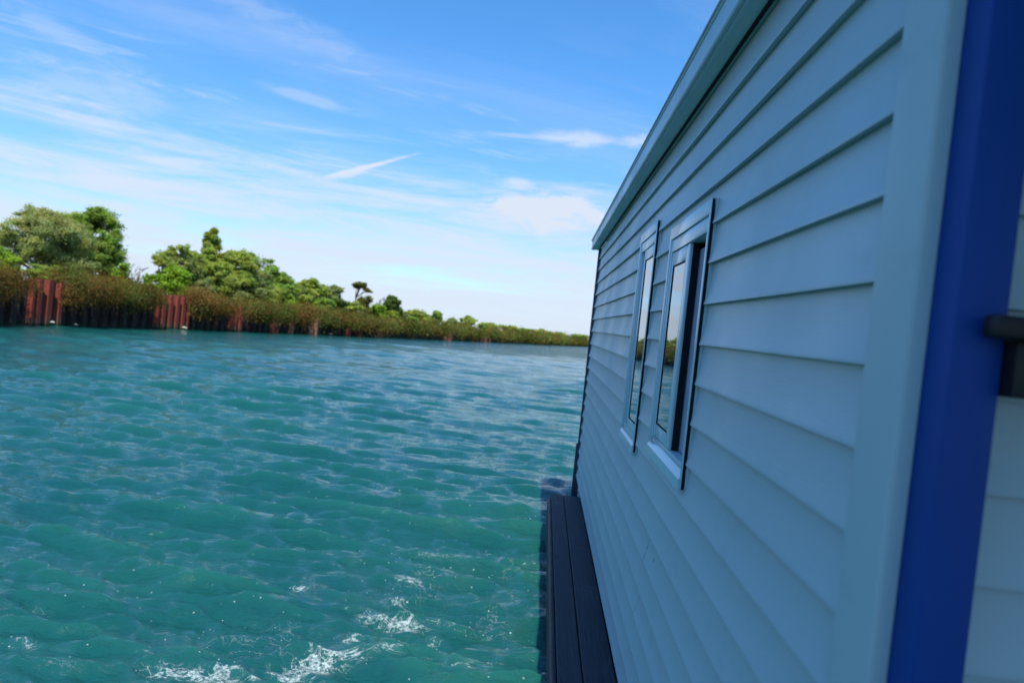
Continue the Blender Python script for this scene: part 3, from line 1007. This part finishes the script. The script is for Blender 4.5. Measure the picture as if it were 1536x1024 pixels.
def bramble(label, x0, x1, rise, hang, n, seed, kind='bramble', green=.3, strands=1.0):
    rng = np.random.default_rng(seed + 500)
    s0, s1 = s_of_px(x0), s_of_px(x1)
    sm = (s0 + s1) / 2; p, a, nn = shore_s(sm); h = wall_h(sm)
    base = np.array([p[0] - nn[0] * .3, p[1] - nn[1] * .3, h - .1])
    root = empty('bramble_bush', base, label, 'bramble', 'bramble mounds hanging over the quay wall')
    ins = min(.38, (s1 - s0) * .18)
    s0, s1 = s0 - ins * .6, s1 - ins * 2.1
    L = s1 - s0
    leaf = max(.085, p[1] * .0027)
    # clumps over the mound, thinning down the hanging front
    k = int(28 + L * 9)
    t = rng.uniform(-.02, 1.02, k)
    edge = np.clip(np.minimum(t, 1 - t) * 4.5 + .35, .3, 1)
    fr = rng.beta(1.2, 1.7, k)                      # 0 = crest behind, 1 = low in front
    hump = .50 + .62 * np.sin(t * L * 1.15 + seed * 1.7) * np.sin(t * L * .53 + seed)
    f1 = np.clip(fr / .5, 0, 1); f2 = np.clip((fr - .5) / .5, 0, 1)
    prof_out = -1.0 + 1.75 * f1 - .30 * f2
    prof_z = 1.25 * rise * edge * hump * (1.25 * np.sin(np.pi * (.2 + .55 * f1)) - .35) - (.12 * f1 + f2 ** 1.3 * .62) * hang * h * (.6 + .4 * hump)
    prof_z = prof_z + rng.normal(size=k) * .09 + (rng.random(k) < .08) * (fr < .35) * rng.uniform(.15, .45, k)
    C0, T0 = [], []
    for i in range(k):
        P, A, N = shore_s(s0 + t[i] * L)
        hh = wall_h(s0 + t[i] * L)
        o = prof_out[i] + rng.normal() * .10
        C0.append((P[0] + N[0] * o, P[1] + N[1] * o, max(.25, hh + prof_z[i])))
        pg = .75 * green * (.35 if fr[i] < .25 else 1.7 if fr[i] < .75 else .8)
        g = np.array([.72, 1.22, .75]) if rng.random() < pg else np.array([1.28, .97, .80])
        T0.append(g * rng.uniform(.5, 1.3))
    C0 = np.array(C0); T0 = np.array(T0)
    per = max(14, int(n * 2.6) // k)
    idx = np.repeat(np.arange(k), per)
    rad = np.array([.34, .34, .26]) * (1 + p[1] / 120)
    C = C0[idx] + RNG.normal(size=(len(idx), 3)) * rad * .75
    ok = C[:, 2] > .12
    C, idx = C[ok], idx[ok]
    leaf_mesh('foliage', C, RNG.uniform(.55, 1.3, len(C)) * leaf, T0[idx], LEAF[kind], root, aspect=.45, droop=.9, offset=base)
    mb = MB()
    for i in range(int(L * 5.0 * strands) + 6):
        P, A, N = shore_s(s0 + rng.random() * L); hh = wall_h(sm)
        o = rng.uniform(.16, .5)
        z1, z0 = hh + rng.uniform(-.25, .15), rng.uniform(.2, hh * .55)
        a0 = np.array([P[0] + N[0] * (o - .3), P[1] + N[1] * (o - .3), z1 + .1]); b0 = np.array([P[0] + N[0] * o + A[0] * rng.normal() * .2, P[1] + N[1] * o + A[1] * rng.normal() * .2, z0])
        r0 = max(.010, p[1] * .00032)
        mb.tube(spline(a0, b0, 5, .1, rng) - base, np.linspace(r0, r0 * .5, 5), 4, cap=False)
    if x0 < 460: mb.build('stem', M['twig'], root)
    return root


BR = [
    ('dense brown-green bramble mass at the left edge, left of the nearest red piles', -95, 37, .42, .85, 9000, .35, 1),
    ('large bramble mound just right of the nearest red piles', 90, 160, .50, .85, 8000, .30, 1),
    ('wide bramble mound just left of the five-pile red cluster', 155, 229, .42, .85, 8000, .38, 1),
    ('bramble mound right of the five-pile red cluster', 279, 318, .42, .85, 4200, .30, 1),
    ('tan dry bramble curtain just left of the third red pile cluster', 315, 342, .38, .80, 2600, .10, 2.2),
    ('olive bramble mound right of the third red pile cluster', 360, 404, .45, .85, 3600, .5, 1.2),
    ('greenish bramble clump left of the lone pinkish pile', 412, 433, .42, .85, 2200, .6, 1),
    ('reddish bramble clump between the pinkish pile and the tan pile pair', 437, 463, .40, .8, 2400, .2, 1.5),
    ('dark bramble mound between the tan pile pair and the umbrella-shaped tree', 475, 520, .42, .85, 3000, .4, .8),
    ('small bramble clump directly under the umbrella-shaped tree', 523, 537, .40, .85, 1600, .5, 1),
    ('bramble clump left of the broad rust red pile', 540, 566, .40, .85, 1800, .5, 1),
    ('bramble mound right of the broad rust red pile', 571, 620, .5, .85, 2600, .5, 1),
    ('bramble mound left of the pale tan leaning pile', 618, 667, .55, .8, 2400, .55, 1),
    ('bramble mound right of the brown pile beside the tan one', 677, 720, .6, .8, 2200, .55, 1),
    ('far bramble hedge right of the last three piles', 735, 800, .9, .8, 2600, .6, 1),
    ('farthest bramble hedge beside the houseboat corner', 795, 890, 1.0, .8, 2800, .6, .6),
]
for i, (lab, x0, x1, rise, hang, n, gr, st) in enumerate(BR):
    bramble(lab, x0, x1, rise, hang, n, i, green=gr, strands=st)

T = [
    ('willow_tree', 'broad grey-green willow, tallest of the left group behind the nearest piles', 'tree', 62, 314, 152, 3.5, 'willow', 'round', 1.5),
    ('broadleaf_tree', 'tall darker green tree with a tufted tip just right of the willow', 'tree', 126, 306, 114, 5.5, 'green', 'round', 1.35),
    ('shrub', 'yellow-green shrub at the left edge below the willow', 'shrub', -4, 366, 60, 2.5, 'bright', 'shrub', 1.0),
    ('shrub', 'deep green shrub at the foot of the willow', 'shrub', 58, 394, 70, 2.0, 'green', 'shrub', 1.0),
    ('shrub', 'bright green shrub at the right foot of the tufted tree', 'shrub', 172, 392, 36, 2.2, 'bright', 'shrub', 1.0),
    ('broadleaf_tree', 'small dark round tree filling the gap under the tufted tree', 'tree', 150, 372, 62, 4.0, 'dark', 'shrub', .9),
    ('bare_shrub', 'leafless grey shrub in the gap between the two tree groups', 'shrub', 202, 386, 40, 3.0, 'bare', 'feathery', 1.0),
    ('slender_tree', 'loose feathery tree with sky showing through, left of the tall pointed tree', 'tree', 248, 355, 76, 4.5, 'mid', 'feathery', .75),
    ('shrub', 'vivid lime shrub directly above the five-pile red cluster', 'shrub', 256, 396, 74, 1.8, 'bright', 'shrub', 1.2),
    ('shrub', 'small lime shrub left of the five-pile red cluster', 'shrub', 222, 410, 32, 1.6, 'bright', 'shrub', .8),
    ('poplar_tree', 'tall pointed tree rising highest in the middle group', 'tree', 308, 343, 92, 5.5, 'mid', 'pointed', 1.5),
    ('broadleaf_tree', 'full round tree right of the tall pointed tree', 'tree', 343, 374, 92, 4.5, 'mid', 'round', 1.3),
    ('broadleaf_tree', 'mid green tree joining the feathery tree to the tall pointed tree', 'tree', 281, 374, 60, 5.0, 'mid', 'round', 1.0),
    ('broadleaf_tree', 'broad pale green tree low in front of the sparse twin-spired tree', 'tree', 372, 402, 74, 3.2, 'pale', 'round', 1.1),
    ('broadleaf_tree', 'low green tree filling the slope left of the two-tipped small tree', 'tree', 418, 424, 64, 3.0, 'green', 'round', 1.0),
    ('shrub', 'mid green shrub low between the lone pinkish pile and the tan pile pair', 'shrub', 450, 440, 46, 2.4, 'mid', 'shrub', .9),
    ('shrub', 'green shrub just left of the dark shrub under the pale round tree', 'shrub', 484, 446, 40, 2.0, 'green', 'shrub', .8),
    ('shrub', 'low pale shrub right under the umbrella-shaped tree limbs', 'shrub', 527, 452, 40, 2.0, 'mid', 'shrub', .8),
    ('shrub', 'low green shrub at the foot of the small dark upright tree', 'shrub', 590, 466, 36, 2.4, 'mid', 'shrub', .8),
    ('shrub', 'low olive shrub between the dome-shaped tree and the small dark tree', 'shrub', 645, 478, 40, 2.6, 'olive', 'shrub', .8),
    ('shrub', 'low shrub left of the dome-shaped tree, above the bramble mound', 'shrub', 612, 474, 36, 2.4, 'green', 'shrub', .8),
    ('shrub', 'olive shrub filling the gap right above the brown pile beside the tan one', 'shrub', 688, 482, 38, 3.0, 'olive', 'shrub', .8),
    ('broadleaf_tree', 'rounded pale tree behind the vivid lime shrub', 'tree', 266, 378, 70, 3.6, 'pale', 'round', 1.0),
    ('broadleaf_tree', 'light green tree tucked between the tall pointed tree and the full round tree', 'tree', 326, 392, 78, 3.4, 'mid', 'round', 1.0),
    ('broadleaf_tree', 'low light green tree between the dense darker tree and the low leaning-stemmed tree', 'tree', 396, 424, 70, 2.6, 'mid', 'shrub', 1.0),
    ('broadleaf_tree', 'low pale tree left of the two-tipped small tree, behind the lime shrub', 'tree', 447, 428, 50, 4.4, 'pale', 'shrub', .9),
    ('shrub', 'pale grey-green shrub below the tall pointed tree', 'shrub', 302, 415, 42, 2.0, 'pale', 'shrub', .8),
    ('slender_tree', 'sparse twin-spired tree between the full round tree and the olive-sided tree', 'tree', 378, 376, 62, 6.5, 'green', 'feathery', .8),
    ('broadleaf_tree', 'dense darker tree sloping down right of the sparse twin-spired tree', 'tree', 403, 397, 72, 4.5, 'green', 'round', 1.1),
    ('shrub', 'light green shrub in front of the full round tree', 'shrub', 356, 438, 48, 1.7, 'pale', 'shrub', .9),
    ('broadleaf_tree', 'low round tree with leaning pale stems right of the dense darker tree', 'tree', 432, 420, 52, 3.5, 'mid', 'shrub', 1.0),
    ('broadleaf_tree', 'small pointed tree with two tips left of the pale round tree', 'tree', 464, 417, 54, 4.0, 'mid', 'round', 1.1),
    ('shrub', 'lime shrub at the foot of the two-tipped small tree', 'shrub', 440, 451, 36, 1.6, 'bright', 'shrub', .9),
    ('broadleaf_tree', 'pale round tree just left of the umbrella-shaped tree', 'tree', 497, 427, 46, 4.0, 'pale', 'round', .9),
    ('shrub', 'dark green shrub beneath the pale round tree', 'shrub', 508, 447, 42, 2.2, 'dark', 'shrub', .9),
    ('umbrella_tree', 'thin umbrella-shaped tree with bare limbs and flat crown', 'tree', 530, 418, 50, 5.0, 'olive', 'umbrella', .55),
    ('shrub', 'olive bush right of the umbrella-shaped tree stem', 'shrub', 546, 441, 34, 3.0, 'olive', 'shrub', 1.0),
    ('shrub', 'yellow-green shrub between the olive bush and the small dark tree', 'shrub', 564, 455, 32, 2.0, 'bright', 'shrub', .8),
    ('dark_tree', 'small dark upright tree standing alone right of the yellow-green shrub', 'tree', 584, 442, 36, 4.0, 'dark', 'round', 1.0),
    ('bare_shrub', 'leafless twiggy shrub just left of the small dark upright tree', 'shrub', 572, 442, 24, 5.0, 'bare', 'feathery', 1.0),
    ('shrub', 'rounded shrub right of the small dark upright tree', 'shrub', 603, 463, 28, 3.0, 'pale', 'shrub', .7),
    ('broadleaf_tree', 'broad low dome-shaped tree midway along the bank', 'tree', 628, 464, 46, 4.0, 'mid', 'shrub', .9),
    ('dark_tree', 'small dark tree right of the dome-shaped tree', 'tree', 654, 466, 22, 5.0, 'green', 'round', .9),
    ('shrub', 'pale shrub above the tan leaning pile', 'shrub', 676, 474, 30, 4.0, 'pale', 'shrub', .7),
    ('shrub', 'green shrub right of the shrub above the tan pile', 'shrub', 702, 474, 36, 4.0, 'mid', 'shrub', .8),
    ('shrub', 'wide green shrub above the last three piles', 'shrub', 735, 482, 44, 4.0, 'mid', 'shrub', .8),
    ('shrub', 'green shrub first right of the one above the last three piles', 'shrub', 765, 485, 36, 4.0, 'mid', 'shrub', .8),
    ('shrub', 'dark low shrub on the far skyline left of the last hedge', 'shrub', 788, 491, 32, 6.0, 'green', 'shrub', .8),
    ('shrub', 'green shrub on the far hedge halfway to the houseboat corner', 'shrub', 812, 494, 36, 4.0, 'mid', 'shrub', .8),
    ('shrub', 'second last far shrub before the houseboat corner', 'shrub', 842, 499, 40, 5.0, 'mid', 'shrub', .8),
    ('shrub', 'last far shrub touching the houseboat corner', 'shrub', 872, 502, 38, 5.0, 'green', 'shrub', .8),
]
for i, (nm, lab, cat, px, top, w, back, kind, shp, dn) in enumerate(T):
    tree(nm, lab, cat, px, top, w, back, kind, shp, dn, seed=i, group='trees and shrubs on the far bank')


# little pale things at the waterline
def pebble(name, label, cat, px, w, mat, group=None, z=.12):
    import bmesh
    s = s_of_px(px); p, a, n = shore_s(s)
    r = w * p[1] / FPX * .5
    bm = bmesh.new(); bmesh.ops.create_icosphere(bm, subdivisions=3, radius=r)
    rr = random.Random(px)
    o3 = Vector((rr.random() * 9, rr.random() * 9, 0))
    from mathutils import noise as mn
    for v in bm.verts:
        v.co *= 1 + .35 * mn.noise(v.co / r * 1.3 + o3)
        v.co.z *= .62; v.co.x *= 1.25
    me = bpy.data.meshes.new(name); bm.to_mesh(me); bm.free(); me.materials.append(mat)
    for q in me.polygons: q.use_smooth = True
    o = link(bpy.data.objects.new(name, me)); pos = p + n * .42
    o.location = (pos[0], pos[1], z)
    tag(o, label, cat, group)


pebble('float', 'small white float lodged at the foot of the widest nearest pile', 'float', 64, 5, M['foam_white'], None, .20)
pebble('rock', 'small pale rock at the waterline under the bramble right of the nearest piles', 'rock', 101, 5, M['rock'], 'pale rocks at the foot of the quay wall')
pebble('rock', 'pale yellowish rock at the foot of the five-pile red cluster', 'rock', 267, 7, M['rock'], 'pale rocks at the foot of the quay wall')
pebble('rock', 'pale rock at the waterline just right of the tan pile pair', 'rock', 489, 5, M['rock'], 'pale rocks at the foot of the quay wall')
